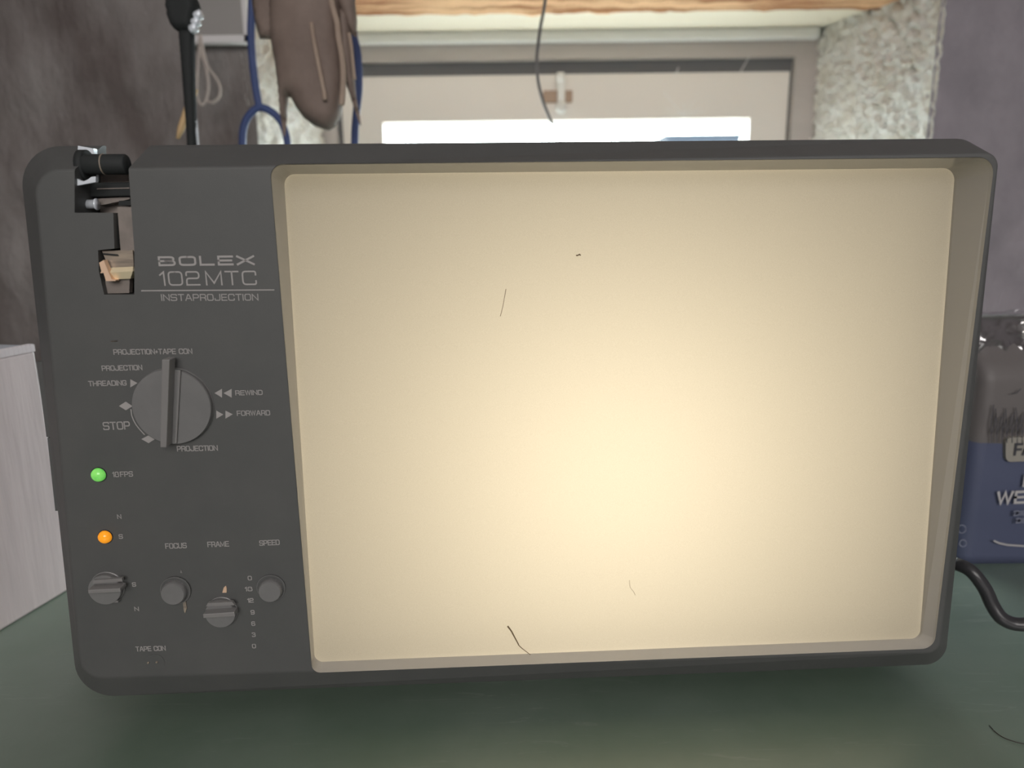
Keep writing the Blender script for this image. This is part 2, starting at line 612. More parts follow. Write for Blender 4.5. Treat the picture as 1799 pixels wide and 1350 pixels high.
def add_ribbon(bm, pts, w, to3):
    """flat ribbon with mitred bends along 2D pts"""
    q = [pts[0]]
    for p in pts[1:]:
        if (p - q[-1]).length > 1e-7:
            q.append(p)
    pts = q
    L, Rr = [], []
    n = len(pts)
    for i, p in enumerate(pts):
        a = (p - pts[i - 1]).normalized() if i else (pts[1] - p).normalized()
        b = (pts[i + 1] - p).normalized() if i < n - 1 else a
        t = a + b
        if t.length < 1e-6:
            t = a
        t.normalize()
        nn = Vector((-t.y, t.x))
        k = 1 / max(0.45, nn.dot(Vector((-a.y, a.x))))
        if i == 0:
            p = p - a * w * .5
        if i == n - 1:
            p = p + b * w * .5
        L.append(bm.verts.new(to3(p + nn * w * .5 * k)))
        Rr.append(bm.verts.new(to3(p - nn * w * .5 * k)))
    for i in range(n - 1):
        bm.faces.new((L[i], L[i + 1], Rr[i + 1], Rr[i]))


def letters(bm, text, a, b, cap, weight, gap=0.34, lift=-0.00012):
    """a, b: 3D baseline ends; cap: cap height in metres; weight: stroke width in metres"""
    adv = []
    x = 0.0
    for ch in text:
        if ch == ' ':
            x += 0.75 if len(text) > 7 else 0.2
            continue
        w = G[ch][0]
        adv.append((ch, x, w))
        x += w + gap
    total = x - gap
    d = b - a
    sx = (d.length - weight) / total
    ux = d.normalized()
    uz = Vector((0, 0, 1))

    def to3(p):
        return a + ux * (p.x + weight / 2) + uz * (p.y + weight / 2) + Vector((0, lift, 0))
    for ch, ox, w in adv:
        for pl in G[ch][1]:
            sp = [Vector(((ox + p.x * w) * sx, p.y * (cap - weight))) for p in smooth_poly(pl)]
            add_ribbon(bm, sp, weight, to3)


# ------------------------------------------------------------------ the setting
XL, XR, YN, ZC, ZF = -1.55, 1.65, -1.7, 1.45, -0.75
YW, YF = 0.95, 1.17                 # wall face, window frame face
ox0, ox1 = at_y(432, 150, YW).x, at_y(1638, 150, YW).x     # niche edges on the wall face
fx0, fx1 = at_y(574, 160, YF).x, at_y(1415, 160, YF).x     # niche edges at the window frame
zsof = at_y(1000, 22, 1.06).z       # underside of the lintel
zsill = 0.02

struct(link('floor', box((XL, YN, ZF - .05), (XR, YW, ZF)), M['floor']))
struct(link('ceiling', box((XL, YN, ZC), (XR, 1.3, ZC + .05)), M['ceil']))
struct(link('wall_left', box((XL - .05, YN, ZF), (XL, YW, ZC)), M['wall']))
struct(link('wall_right', box((XR, YN, ZF), (XR + .05, YW, ZC)), M['wall_r']))
struct(link('wall_front', box((XL, YN - .05, ZF), (XR, YN, ZC)), M['wall']))


def rough_sheet(c00, c10, c11, c01, nu, nv, amp, freq, nrm, seed=0.0, fade=True):
    bm = bmesh.new()
    rows = []
    for j in range(nv + 1):
        row = []
        for i in range(nu + 1):
            u, v = i / nu, j / nv
            p = (c00 * (1 - u) + c10 * u) * (1 - v) + (c01 * (1 - u) + c11 * u) * v
            q = p * freq + Vector((seed, seed, seed))
            h = noise.fractal(q, 0.9, 2.1, 6) * amp
            e = min(1, min(u, 1 - u, v, 1 - v) * 8) if fade else 1
            row.append(bm.verts.new(p + nrm * h * (0.35 + 0.65 * e)))
        rows.append(row)
    for j in range(nv):
        for i in range(nu):
            bm.faces.new((rows[j][i], rows[j][i + 1], rows[j + 1][i + 1], rows[j + 1][i]))
    return bm


V = Vector
TH = 1.3     # outer face of the thick wall
# back wall, four slabs round the niche joined into one wall; the two visible fronts carry real unevenness
bm = bmesh.new()
for lo, hi in (((XL, YW + .012, ZF), (ox0 - .002, TH, ZC)), ((ox0, YW + .012, zsof + .14), (ox1, TH, ZC)), ((ox0, YW + .012, ZF), (ox1, TH, zsill - .02))):
    add_box(bm, lo, hi)
struct(link('wall_back', bm, M['wall']))
struct(link('wall_back_left_plaster', rough_sheet(V((XL, YW, -.2)), V((ox0 + .010, YW, -.2)), V((ox0 + .010, YW, ZC)), V((XL, YW, ZC)), 150, 170, 0.012, 7, V((0, -1, 0)), 2.0), M['wall'], smooth=True))
bm = box((ox1 + .002, YW + .012, ZF), (XR, TH, ZC))
struct(link('wall_back_right', bm, M['wall_r']))
struct(link('wall_back_right_plaster', rough_sheet(V((ox1, YW, -.2)), V((XR, YW, -.2)), V((XR, YW, ZC)), V((ox1, YW, ZC)), 130, 170, 0.008, 8, V((0, -1, 0)), 5.0), M['wall_r'], smooth=True))
# reveals of the niche
struct(link('wall_reveal_right', rough_sheet(V((ox1 + .004, YW - .004, zsill - .05)), V((fx1, YF + .06, zsill - .05)), V((fx1, YF + .06, zsof + .15)), V((ox1 + .004, YW - .004, zsof + .15)),
                                             190, 420, 0.0075, 105, V((-1, -.1, 0)), 1.0), M['white_plaster'], smooth=True))
struct(link('wall_reveal_left', rough_sheet(V((ox0 - .001, YW - .001, zsill - .05)), V((fx0, YF + .06, zsill - .05)), V((fx0, YF + .06, zsof + .15)), V((ox0 - .001, YW - .001, zsof + .15)),
                                            90, 260, 0.0085, 75, V((1, -.1, 0)), 8.0), M['white_plaster'], smooth=True))
struct(link('window_sill', box((ox0, YW, zsill - .03), (ox1, TH, zsill)), M['white_plaster']))
# timber over the niche: a rough beam and a painted board behind it
bm = bmesh.new()
nx = 160
rows = []
for i in range(nx + 1):
    x = ox0 - .08 + (ox1 + .10 - ox0 + .08) * i / nx
    w = 0.011 * noise.fractal(V((x * 18, 1, 0)), 1, 2, 4)
    ring = [(YW - .01, zsof), (YW + .03, zsof + .004 * noise.noise(V((x * 30, 4, 1)))), (YW + .07, zsof + .003 * noise.noise(V((x * 40, 7, 1)))),
            (1.06 + w * .5, zsof - abs(w) * .5), (1.065 + w * .5, zsof + .03), (1.065, zsof + .12), (YW - .01, zsof + .12)]
    rows.append([bm.verts.new((x, y, z)) for y, z in ring])
for a, b in zip(rows, rows[1:]):
    for k in range(7):
        bm.faces.new((a[k], a[(k + 1) % 7], b[(k + 1) % 7], b[k]))
bm.faces.new(rows[0])
bm.faces.new(rows[-1][::-1])
struct(link('lintel_beam', bm, M['beam'], smooth=False))
zb = at_y(1000, 63, 1.16).z
bm = box((ox0 - .02, 1.068, zsof + .003), (ox1 - .03, 1.20, zsof + .06))
struct(link('trim_board', bm, M['board']))

# ------------------------------------------------------------------ window
win = thing('window_1', 'white framed cellar window with daylight behind its glass', 'window', (0, 0, 0), kind='structure')


def y2z(py, Y, x=1000):
    return at_y(x, py, Y).z


zt0, zt1, zt2, zt3, zt4 = y2z(62, YF), y2z(76, YF), y2z(104, YF), y2z(131, YF + .012), y2z(214, YF + .03)
bot = zsill + .004
# outer frame: white strip paints its lit top edge, then the grey frame with a stepped edge
link('lit_frame_top', box((fx0 - .01, YF - .014, zt1), (fx1 + .012, YF + .05, zsof + .003), bev=.004), M['frame_white'], win)
xg1, xg0 = at_y(1394, 170, YF).x, at_y(592, 240, YF).x
bm = bmesh.new()
add_box(bm, (fx0 - .02, YF - .001, zt2), (fx1 + .02, YF + .06, zt1 + .002))
add_box(bm, (xg1, YF, bot), (fx1 + .02, YF + .06, zt2))
add_box(bm, (fx0 - .02, YF, bot), (xg0, YF + .06, zt2))
add_box(bm, (xg0, YF, bot), (xg1, YF + .06, bot + .02))
link('window_frame', bm, M['frame'], win)
xs1, xs0 = at_y(1384, 170, YF + .012).x, at_y(604, 240, YF + .012).x
bm = bmesh.new()
add_box(bm, (xg0 - .002, YF + .014, zt3 - .002), (xg1 + .002, YF + .055, zt2 + .002))
add_box(bm, (xs1 - .002, YF + .014, bot + .02), (xg1 + .002, YF + .055, zt3))
add_box(bm, (xg0 - .002, YF + .014, bot + .02), (xs0 + .002, YF + .055, zt3))
link('gasket', bm, M['gasket'], win)
xgl0, xgl1 = at_y(677, 235, YF + .03).x, at_y(1309, 235, YF + .03).x
bm = bmesh.new()
ys0, ys1 = YF + .010, YF + .05
add_box(bm, (xs0, ys0, zt4), (xs1, ys1, zt3))
add_box(bm, (xs0, ys0, bot + .022), (xgl0, ys1, zt4))
add_box(bm, (xgl1, ys0, bot + .022), (xs1, ys1, zt4))
add_box(bm, (xgl0, ys0, bot + .022), (xgl1, ys1, bot + .08))
link('sash', bm, M['sash'], win)
link('glass_pane', box((xgl0 - .004, YF + .028, bot + .07), (xgl1 + .004, YF + .031, zt4 + .004)), M['glass'], win)
c = at_y(983, 170, ys0 - .002)
lt = link('latch', box((c.x - .026, ys0 - .005, c.z - .009), (c.x + .020, ys0 + .001, c.z + .009), bev=.002), M['latch_b'], win)
lt['label'] = 'brown latch plate'
bm = bmesh.new()
a, b = at_y(986, 137, ys0 - .01), at_y(986, 188, ys0 - .01)
add_tube(bm, [a, a.lerp(b, .3), a.lerp(b, .7), b], .0058, 12)
add_tube(bm, [V((a.x - .006, a.y, a.z)), V((a.x + .004, a.y - .002, a.z))], .008, 12)
add_tube(bm, [V((b.x, b.y + .012, b.z)), V((b.x, b.y - .006, b.z))], .009, 12)
lv = link('latch_lever', bm, M['frame_white'], lt, smooth=True)
lv['label'] = 'white latch lever'

# ------------------------------------------------------------------ outside
sh = thing('outbuilding', 'blue grey building outside, seen through the window glass', 'building', (0, 0, 0))
p0, p1 = at_y(1172, 246, 6.0), at_y(1302, 229, 6.0)
link('wall', box((p0.x, 6.0, -.5), (p1.x, 8.0, p1.z - .03)), M['shed'], sh)
bm = bmesh.new()
rows = []
for x in (p0.x - .03, p1.x + .03):
    rows.append([V((x, 5.95, p1.z - .03)), V((x, 7.0, p1.z - .02)), V((x, 8.05, p1.z - .03)), V((x, 8.05, p1.z - .05)), V((x, 5.95, p1.z - .05))])
add_loft(bm, rows)
link('roof', bm, M['shed_r'], sh)
struct(link('outside_ground', box((-6, TH + .02, -.6), (6, 12, -.5)), M['floor']))

# ------------------------------------------------------------------ table
tb = thing('work_table', 'worn green painted work table under the film viewer', 'table', (0.05, 0.40, ZF))
link('tabletop', box((-.95, -.52, -ZF - .03), (.9, .54, -ZF), bev=.003), M['table'], tb)
for x in (-.9, .85):
    for y in (-.47, .49):
        link('leg', box((x - .02, y - .02, 0), (x + .02, y + .02, -ZF - .03)), M['leg'], tb)

# ------------------------------------------------------------------ film viewer
pr = thing('film_viewer', 'black desktop film viewer with big glowing screen and control knobs', 'film viewer', ORG, YAW)

# housing: front face, bevel out to the body, body running back
DB = 0.022
Fl = round_loop([dv(58, 299), dv(1757, 269), dv(1650, 1147), dv(143, 1193)], [.010, .006, .006, .010])
DBB = .006
Bl = round_loop([dv(31, 257, DB), dv(1727, 243, DB), dv(1662, 1168, DBB + .004), dv(137, 1227, DBB)], [.017, .012, .011, .017])
Ml = [V((p.x, .17, p.z)) for p in Bl]
cz = sum((p.z for p in Bl)) / len(Bl)
Kl = [V((p.x * .97, .235, cz + (p.z - cz) * .96)) for p in Bl]
bm = bmesh.new()
add_loft(bm, [Fl, Bl, Ml, Kl])
hs = link('housing', bm, M['housing'], pr)
mb = hs.modifiers.new('soft', 'BEVEL')
mb.width = .0022
mb.segments = 3
mb.limit_method = 'ANGLE'
mb.angle_limit = math.radians(16)
apply_mods(hs)
O_c = [dv(475, 290), dv(1747, 277), dv(1640, 1139), dv(549, 1182)]
Ol = round_loop(O_c, [.005, .007, .006, .004])
bm = bmesh.new()
oc = sum(Ol, V()) / len(Ol)
grow = lambda p, k: V((p.x, 0, p.z)) + (V((p.x, 0, p.z)) - V((oc.x, 0, oc.z))).normalized() * k
add_loft(bm, [[grow(p, .0003) + V((0, -.02, 0)) for p in Ol], [grow(p, .0003) for p in Ol], [grow(p, .0045) + V((0, .02, 0)) for p in Ol], [grow(p, .0045) + V((0, .035, 0)) for p in Ol]])
cut(hs, link('cutter', bm, M['housing'], pr))
zlo, zhi = dv(900, 1150).z + .004, dv(900, 300).z - .004
bm = box((dv(560, 700).x - .01, .03, zlo), (dv(1640, 700).x, .225, zhi))
cut(hs, link('cutter', bm, M['housing'], pr))
# film channel cut from the top edge downwards
for slot, depth in (([(131, 200), (219, 200), (222, 256), (224, 279), (131, 279)], .26),
                    ([(131, 270), (224, 270), (229, 345), (236, 440), (236, 518), (183, 518), (174, 478), (172, 440), (201, 437), (199, 374), (131, 374)], .034)):
    fa = [dv(x, y, 0) for x, y in slot]
    bm = bmesh.new()
    add_loft(bm, [[V((p.x, -.02, p.z)) for p in fa], [V((p.x, depth, p.z)) for p in fa]])
    cut(hs, link('cutter', bm, M['recess'], pr))
# behind the front corner the body steps down to the left of the channel
t_ = dv(222, 279)
cut(hs, link('cutter', box((-.35, .0245, t_.z), (t_.x, .3, t_.z + .1)), M['recess'], pr))
for p in hs.data.polygons:
    p.use_smooth = False

# recessed surround between front and screen; the screen leans back so the surround is deeper at the top
DT, DBm = .019, .0065
S_c = [dv(497, 306, DT), dv(1682, 295, DT), dv(1619, 1125, DBm), dv(552, 1167, DBm)]
Sl = round_loop(S_c, [.0045, .0055, .0045, .004])
bm = bmesh.new()
lp0 = [V((p.x, -.0004, p.z)) for p in Ol]
lp1 = [a.lerp(b, .06) + V((0, .0004, 0)) for a, b in zip(Ol, Sl)]
back = [p + V((0, .003, 0)) for p in Sl]
cen = sum(Sl, V()) / len(Sl)
outer = [p + (p - cen).normalized() * .003 + V((0, .004, 0)) for p in Sl]
add_loft(bm, [lp0, lp1, Sl, back, outer], False, False)
sr = link('screen_surround', bm, M['hood'], pr, smooth=False)
scl = [cen + (p - cen) * 1.004 + V((0, .0015, 0)) for p in Sl]
bm = bmesh.new()
bm.faces.new([bm.verts.new(p) for p in scl])
scr = link('screen', bm, M['screen'], pr)
scr['label'] = 'frosted screen glowing warm yellow'

lamp = bpy.data.lights.new('projection_lamp', 'POINT')
lamp.energy = 1.48
lamp.color = (1.0, 0.862, 0.635)
lamp.shadow_soft_size = .012
lo_ = bpy.data.objects.new('projection_lamp', lamp)
COL.objects.link(lo_)
lo_.parent = pr
lo_.location = dv(1003, 718, .170)

# feet
for px in (dv(260, 1200).x, dv(1540, 1150).x):
    for y in (.05, .20):
        zb_ = min(p.z for p in Bl) + .004
        bm = bmesh.new()
        add_loft(bm, [[V((px + .009 * math.cos(t * math.pi / 10), y + .009 * math.sin(t * math.pi / 10), z)) for t in range(20)] for z in (0.0, max(zb_, .006) + .008)])
        link('foot', bm, M['rubber'], pr)

# ribbed side cover on the left flank, seen as little steps of the outline
for (xa, ya, xb, yb) in ((65.5, 636, 82.5, 768), (84, 770, 98, 898)):
    a, b = dv(xa + .7, ya, DB + .004), dv(xb + .7, yb, DB + .004)
    bm = bmesh.new()
    add_loft(bm, [[V((a.x - .0004, DB + .004, a.z)), V((a.x + .004, DB + .004, a.z)), V((b.x + .004, DB + .004, b.z)), V((b.x - .0004, DB + .004, b.z))],
                  [V((a.x - .0004, DB + .1, a.z)), V((a.x + .004, DB + .1, a.z)), V((b.x + .004, DB + .1, b.z)), V((b.x - .0004, DB + .1, b.z))]])
    link('side_cover', bm, M['housing'], pr)

# film channel parts
link('channel_plate', px_prism([(150, 303), (225, 303), (238, 440), (196, 440), (150, 372)], .020, .034), M['tan_plate'], pr)
link('channel_reflection', px_prism([(206, 364), (240, 364), (240, 442), (212, 442)], .003, .008), M['tan_plate'], pr)  # tan plate puts the wall's brown reflection into the channel
link('gate_block', px_prism([(176, 440), (238, 440), (238, 518), (184, 518)], .016, .034), M['recess'], pr)
link('cross_bar', px_prism([(128, 321), (227, 320), (229, 345), (128, 347)], .012, .02, bev=.0006), M['black'], pr)
link('guide_rail', px_prism([(170, 331), (227, 329.5), (227, 331.5), (170, 333)], .0115, .013), M['tan_plate'], pr)
link('guide_rail', px_prism([(172, 349), (228, 346), (228, 350), (172, 362)], .014, .02), M['tan_plate'], pr)
link('guide_stop', px_prism([(209, 353), (232, 352), (232, 361), (208, 361)], .012, .02), M['black'], pr)


def roller(name, x0, x1, y, rpx, d, m, flange=0.0, parent=pr, y1=None):
    a, b = dv(x0, y, d), dv(x1, y if y1 is None else y1, d)
    r = rpx * .00025
    bm = bmesh.new()
    L = (b - a)
    ts = [0, .06, .07, .45, .46, .5, .51, .93, .94, 1] if flange else [0, .03, .97, 1]
    rs = [r * (1 + flange), r * (1 + flange), r * .8, r * .8, r * .62, r * .62, r * .8, r * .8, r, r] if flange else [r * .9, r, r, r * .9]
    pts = [a + L * t for t in ts]
    add_tube(bm, pts, rs, 24)
    return link(name, bm, m, parent, smooth=True)


link('guide_bracket', px_prism([(137, 256), (164, 261), (168, 318), (131, 327)], .014, .017), M['chrome'], pr)
link('guide_tab', px_prism([(132, 311), (138, 316), (147, 319), (155, 315), (160, 311), (168, 310), (168, 320), (131, 327)], .002, .004), M['chrome'], pr)
sp = roller('film_spindle', 140, 224, 289, 16, .007, M['black'], .0)
roller('spindle_flange', 143, 156, 291.5, 25, .009, M['black'], parent=sp)
roller('ring_glint', 182.5, 184.2, 289, 16.8, .0068, M['steel'], parent=sp)  # thin bright ring added to draw the glint on the spindle
roller('guide_roller', 134, 171, 359, 9.5, .010, M['chrome'], .12)
gt = link('film_gate', px_prism([(179, 441), (233, 440), (235, 467), (229, 476), (192, 476), (186, 458)], .002, .005), M['steel'], pr)
a = [dv(190, 468, .003), dv(234, 466, .003), dv(233, 477, -.001), dv(192, 479, -.001), dv(229, 490, .001), dv(197, 491, .001)]
bm = bmesh.new()
vv = [bm.verts.new(p) for p in a] + [bm.verts.new(p + V((0, .003, 0))) for p in a]
for f in ((0, 1, 2, 3), (3, 2, 4, 5), (6, 9, 8, 7), (9, 11, 10, 8), (0, 3, 9, 6), (3, 5, 11, 9), (1, 7, 8, 2), (2, 8, 10, 4), (5, 4, 10, 11), (0, 6, 7, 1)):
    bm.faces.new([vv[i] for i in f])
o = link('gate_lip', bm, M['cream'], gt)
link('gate_slit', px_prism([(181, 445), (206, 447), (208, 450), (181, 448)], .0015, .0025), M['black'], gt)
o = link('gate_lever', px_prism([(174, 462), (182, 457), (196, 491), (203, 492), (203, 494), (186, 494), (182, 480), (176, 480), (178, 477)], -.002, .001), M['copper'], gt)
o['label'] = 'lever tinted by warm lamp reflection'
link('gate_plate', px_prism([(185, 493), (228, 490), (227, 515), (186, 516)], .003, .006), M['tan_plate'], gt)
link('glint_bar', px_prism([(194, 599), (207, 598), (206, 601), (195, 601)], .0, .003), M['steel'], pr)  # steel sliver put in to draw a small glint


# knobs
def disc_knob(name, px, py, rpx, prof, m, seg=64, parent=pr, ridges=0.0):
    c = dv(px, py)
    k = .000243 * rpx
    return link(name, lathe_y(c.x, c.z, [(r * k, y) for r, y in prof], seg, ridges), m, parent)


kn = disc_knob('selector_knob', 306.5, 712.5, 66.8, [(1.01, .001), (1.01, -.0004), (1.0, -.0006), (1.0, -.0026), (.985, -.0032), (.97, -.0032)], M['knob'], 96)
link('selector_grip', px_prism([(284, 632), (297.6, 632), (292, 787), (281, 787)], -.0095, -.003, bev=.0004), M['grip'], kn)
link('selector_highlight_ridge', px_prism([(314.5, 651), (317, 651), (310, 779), (307.5, 779)], -.0044, -.003), M['grip'], kn)  # lighter strip draws the highlight along the groove edge
link('selector_base', px_prism([(297, 650), (315, 650), (309, 780), (291, 780)], -.0036, -.003), M['knob'], kn)

kn = disc_knob('tape_knob', 190, 1031, 29, [(1.05, .001), (1.05, -.0006), (1.0, -.0008), (1.0, -.0030), (.97, -.0034)], M['knob'])
link('grip', px_prism([(154, 1037), (211, 1034.5), (212, 1041), (155, 1044)], -.0085, -.003, bev=.0003), M['grip'], kn)
link('highlight_ridge', px_prism([(164, 1020), (214, 1016.5), (215, 1022), (163, 1026)], -.0046, -.003), M['grip'], kn)  # lighter strip draws the highlight band across the knob
link('pointer', px_prism([(196, 1057), (207, 1056), (207.5, 1059), (196, 1060)], -.003, -.0005), M['grip'], kn)

kn = disc_knob('focus_knob', 310, 1036, 27, [(1.0, .001), (1.0, -.0008), (.97, -.0012)], M['housing'], 72, ridges=.02)
disc_knob('knob_cap', 309.5, 1037, 21.5, [(1.06, -.001), (1.04, -.0028), (1.0, -.0036), (.93, -.0042), (.8, -.0042)], M['knob'], parent=kn)
disc_knob('knob_rim', 310, 1036, 27, [(1.0, -.0009), (1.0, -.0013), (.97, -.0013), (.97, -.0009)], M['knob'], parent=kn)
link('pointer', px_prism([(316.5, 1007), (318, 1001), (320, 1007.5)], -.0004, .001), M['grip'], kn)
link('index_mark', px_prism([(321, 1057), (326, 1056), (328, 1070), (325, 1078), (323, 1074)], -.0006, .001), M['steel'], kn)

kn = disc_knob('frame_knob', 391, 1073, 27.5, [(1.05, .001), (1.05, -.0006), (1.0, -.0008), (1.0, -.0030), (.97, -.0034)], M['knob'])
link('grip', px_prism([(356, 1080), (411, 1076), (413, 1084), (357, 1087)], -.0075, -.003, bev=.0003), M['grip'], kn)
link('highlight_ridge', px_prism([(365, 1060), (408, 1058), (412, 1064), (362, 1066)], -.0046, -.003), M['grip'], kn)  # highlight band drawn as a lighter strip, as on the tape knob
o = link('pointer', px_prism([(390.5, 1042), (393, 1033), (396.5, 1030), (398, 1034), (398, 1042)], -.0005, .001), M['copper'], kn)
o['label'] = 'pale pink pointer'

kn = disc_knob('speed_knob', 477, 1032, 26, [(1.0, .001), (1.0, -.0006), (.97, -.0009)], M['housing'], 72)
disc_knob('knob_cap', 477.5, 1033.5, 21, [(1.06, -.001), (1.04, -.0028), (1.0, -.0034), (.93, -.004), (.8, -.004)], M['knob'], parent=kn, ridges=.015)
disc_knob('knob_rim', 477, 1032, 26, [(1.0, -.0006), (1.0, -.0010), (.97, -.0010), (.97, -.0006)], M['knob'], parent=kn)

for px, py, r, m, lb in ((174, 834, 12.3, 'led_g', 'lit green indicator lamp'), (185.5, 943, 11.8, 'led_o', 'lit amber indicator lamp')):
    o = disc_knob('indicator_lamp', px, py, r, [(1.0, .001), (1.0, -.0006), (.93, -.0014), (.75, -.0021), (.45, -.0026), (.15, -.0028)], M[m], 40)
    o['label'] = lb
    for p in o.data.polygons:
        p.use_smooth = True
    disc_knob('bezel', px, py, r * 1.1, [(1.0, .0005), (1.0, -.0004), (.93, -.0004), (.93, .0005)], M['black'], 40, parent=o)

# tape connector: three small contacts
tc_ = disc_knob('tape_socket', 273, 1164, 17, [(1, .001), (1, -.0002), (.96, -.0002)], M['housing'], 40)
for px, py in ((261, 1164), (276, 1163)):
    disc_knob('contact', px, py, 2.0, [(1, .0005), (1, -.0006), (.6, -.0009)], M['steel'], 14, parent=tc_)

# printed words and signs
TEXTS = [('BOLEX', 279, 468, 448, 466, 17.5, 3.6), ('102 MTC', 282, 502.5, 452, 501, 25.5, 2.7), ('INSTAPROJECTION', 284, 529, 454.5, 528.3, 12, 1.6),
         ('PROJECTION+TAPE CON', 200, 623.5, 338.5, 622, 9.6, 1.45), ('PROJECTION', 179.5, 652, 250.7, 650.5, 9.4, 1.45), ('THREADING', 156, 679, 223, 677.5, 9.4, 1.45),
         ('STOP', 182, 756, 229.5, 754.5, 14.2, 1.9), ('PROJECTION', 311.5, 793.5, 383.3, 792, 9.6, 1.45), ('REWIND', 413.8, 695, 461.8, 694, 8.8, 1.4),
         ('FORWARD', 416.6, 731, 475, 730, 9.2, 1.4), ('18 FPS', 198.4, 838.7, 234.3, 837.5, 9.4, 1.4), ('N', 206.5, 912, 214, 911.8, 8, 1.35), ('S', 209.3, 947, 216.6, 946.8, 8, 1.35),
         ('FOCUS', 291, 964.6, 328.7, 963.2, 9.6, 1.4), ('FRAME', 365, 961.8, 403, 960.4, 9.6, 1.4), ('SPEED', 456, 959.2, 491.8, 957.6, 9.4, 1.4),
         ('S', 232.7, 1031, 239.7, 1030.8, 7.6, 1.35), ('N', 236.7, 1074, 244.8, 1073.8, 7.6, 1.35),
         ('0', 435.7, 1020, 443, 1019.8, 7.8, 1.35), ('18', 430.7, 1039.3, 444, 1038.8, 7.8, 1.35), ('12', 435, 1059.3, 446, 1058.8, 7.8, 1.35), ('9', 440.7, 1080, 447.8, 1079.8, 7.8, 1.35),
         ('6', 442, 1100, 448.9, 1099.8, 7.8, 1.35), ('3', 443, 1119.4, 449.5, 1119.2, 7.8, 1.35), ('0', 443.3, 1139.4, 450.2, 1139.2, 7.8, 1.35),
         ('TAPE CON', 239, 1145, 291.8, 1143.5, 8.8, 1.4)]
for t, x0, y0, x1, y1, cap, w in TEXTS:
    a, b = dv(x0, y0), dv(x1, y1)
    k = (dv(x0, y0 - 10).z - a.z) / 10
    bm = bmesh.new()
    letters(bm, t, a, b, cap * k, w * k)
    link('lettering', bm, M['print'], hs, recalc=False)


def sign(polys):
    bm = bmesh.new()
    for pl in polys:
        bm.faces.new([bm.verts.new(dv(x, y, -.00012)) for x, y in pl])
    return link('symbol', bm, M['print'], hs, recalc=False)


sign([[(248, 510), (482, 508.6), (482, 510.6), (248, 512.2)]])
sign([[(229, 666.7), (241.5, 673.4), (229, 681)]])
sign([[(376.8, 691), (390, 683.4), (390, 699)], [(392.7, 691), (407, 683.6), (407, 699)]])
sign([[(380, 721.7), (392.4, 728.7), (380, 736)], [(396, 721.7), (409, 728.3), (396, 736)]])
sign([[(209, 713.7), (221, 706), (233, 714), (221, 721.2)]])
sign([[(248.4, 771.8), (260.7, 765.4), (271.8, 772.3), (261, 779)]])
sign([[(280, 1164.2), (283.3, 1160), (286.8, 1163.8)]])
bm = bmesh.new()
pl = [V((dv(x, y).x, dv(x, y).z)) for x, y in ((230.3, 720), (231.5, 730), (235, 739), (239.5, 747), (245, 754), (253.7, 763.5))]
add_ribbon(bm, pl, .00042, lambda p: V((p.x, -.00012, p.y)))
link('symbol', bm, M['print'], hs, recalc=False)


# dust lying on the screen
def scr_pt(px, py):
    """a point of the leaning screen plane, world space, just in front of it"""
    d = .012
    for _ in range(12):
        p = dv(px, py, d)
        t = (p.z - S_c[3].z) / (S_c[0].z - S_c[3].z)
        d = DBm + (DT - DBm) * t
    p = dv(px, py, d - .0002)
    return ORG + U * p.x + AW * p.y + V((0, 0, p.z))


hp = catmull([scr_pt(*q) for q in ((892, 1101), (898, 1109), (904, 1120), (910, 1131), (912, 1135), (920, 1142), (932, 1151))], 5)
tag(link('hair', tube(hp, [.00042 - .0003 * i / len(hp) for i in range(len(hp))], 8), M['hair_l'], smooth=True), 'short brown hair stuck to the lower edge of the glowing screen', 'hair')
hp = catmull([scr_pt(*q) for q in ((889, 508), (886, 524), (883, 540), (879, 556))], 5)
tag(link('fibre', tube(hp, .00014, 6), M['suede'], smooth=True), 'faint straight fibre on the upper middle of the glowing screen', 'fibre')
hp = catmull([scr_pt(*q) for q in ((1106, 1020), (1107, 1032), (1113, 1040), (1116, 1046))], 5)
tag(link('fibre', tube(hp, .00009, 6), M['suede'], smooth=True), 'tiny curved fibre on the lower middle of the glowing screen', 'fibre')
hp = [scr_pt(1012, 449), scr_pt(1015, 449), scr_pt(1018, 447), scr_pt(1020, 449)]
tag(link('dust_speck', tube(hp, .0003, 8), M['hair_l']), 'dark dust speck near the top middle of the glowing screen', 'dust')

# ------------------------------------------------------------------ cardboard box behind the left edge
vd = ray(1186, 406)
vd = V((vd.x, vd.y, 0)).normalized()
ld = V((-vd.y, vd.x, 0))
cr = at_z(128, 1033)
ang = math.atan2(vd.y, vd.x) - math.pi / 2
zt = at_y(0, 632, at_z(0, 1110).y).z
bx = thing('cardboard_box', 'pale pinkish cardboard box at the left behind the film viewer', 'box', cr, ang)
L1, L2 = .26, .30
link('box_body', box((-L2, -L1, 0), (0, 0, zt - .004), bev=.0015), M['card'], bx)
link('lid', box((-L2 + .001, -L1, zt - .004), (-.003, -.001, zt - .0005)), M['card_top'], bx)
bm = bmesh.new()
n = 90
for i in range(n):
    y0 = -L1 + L1 * i / n
    add_box(bm, (-.0035, y0, zt - .0042), (.0004, y0 + L1 / n * .72, zt + .0004))
add_box(bm, (-.0022, -L1, zt - .0042), (.0003, 0, zt))
link('corrugated_edge', bm, M['card_edge'], bx)

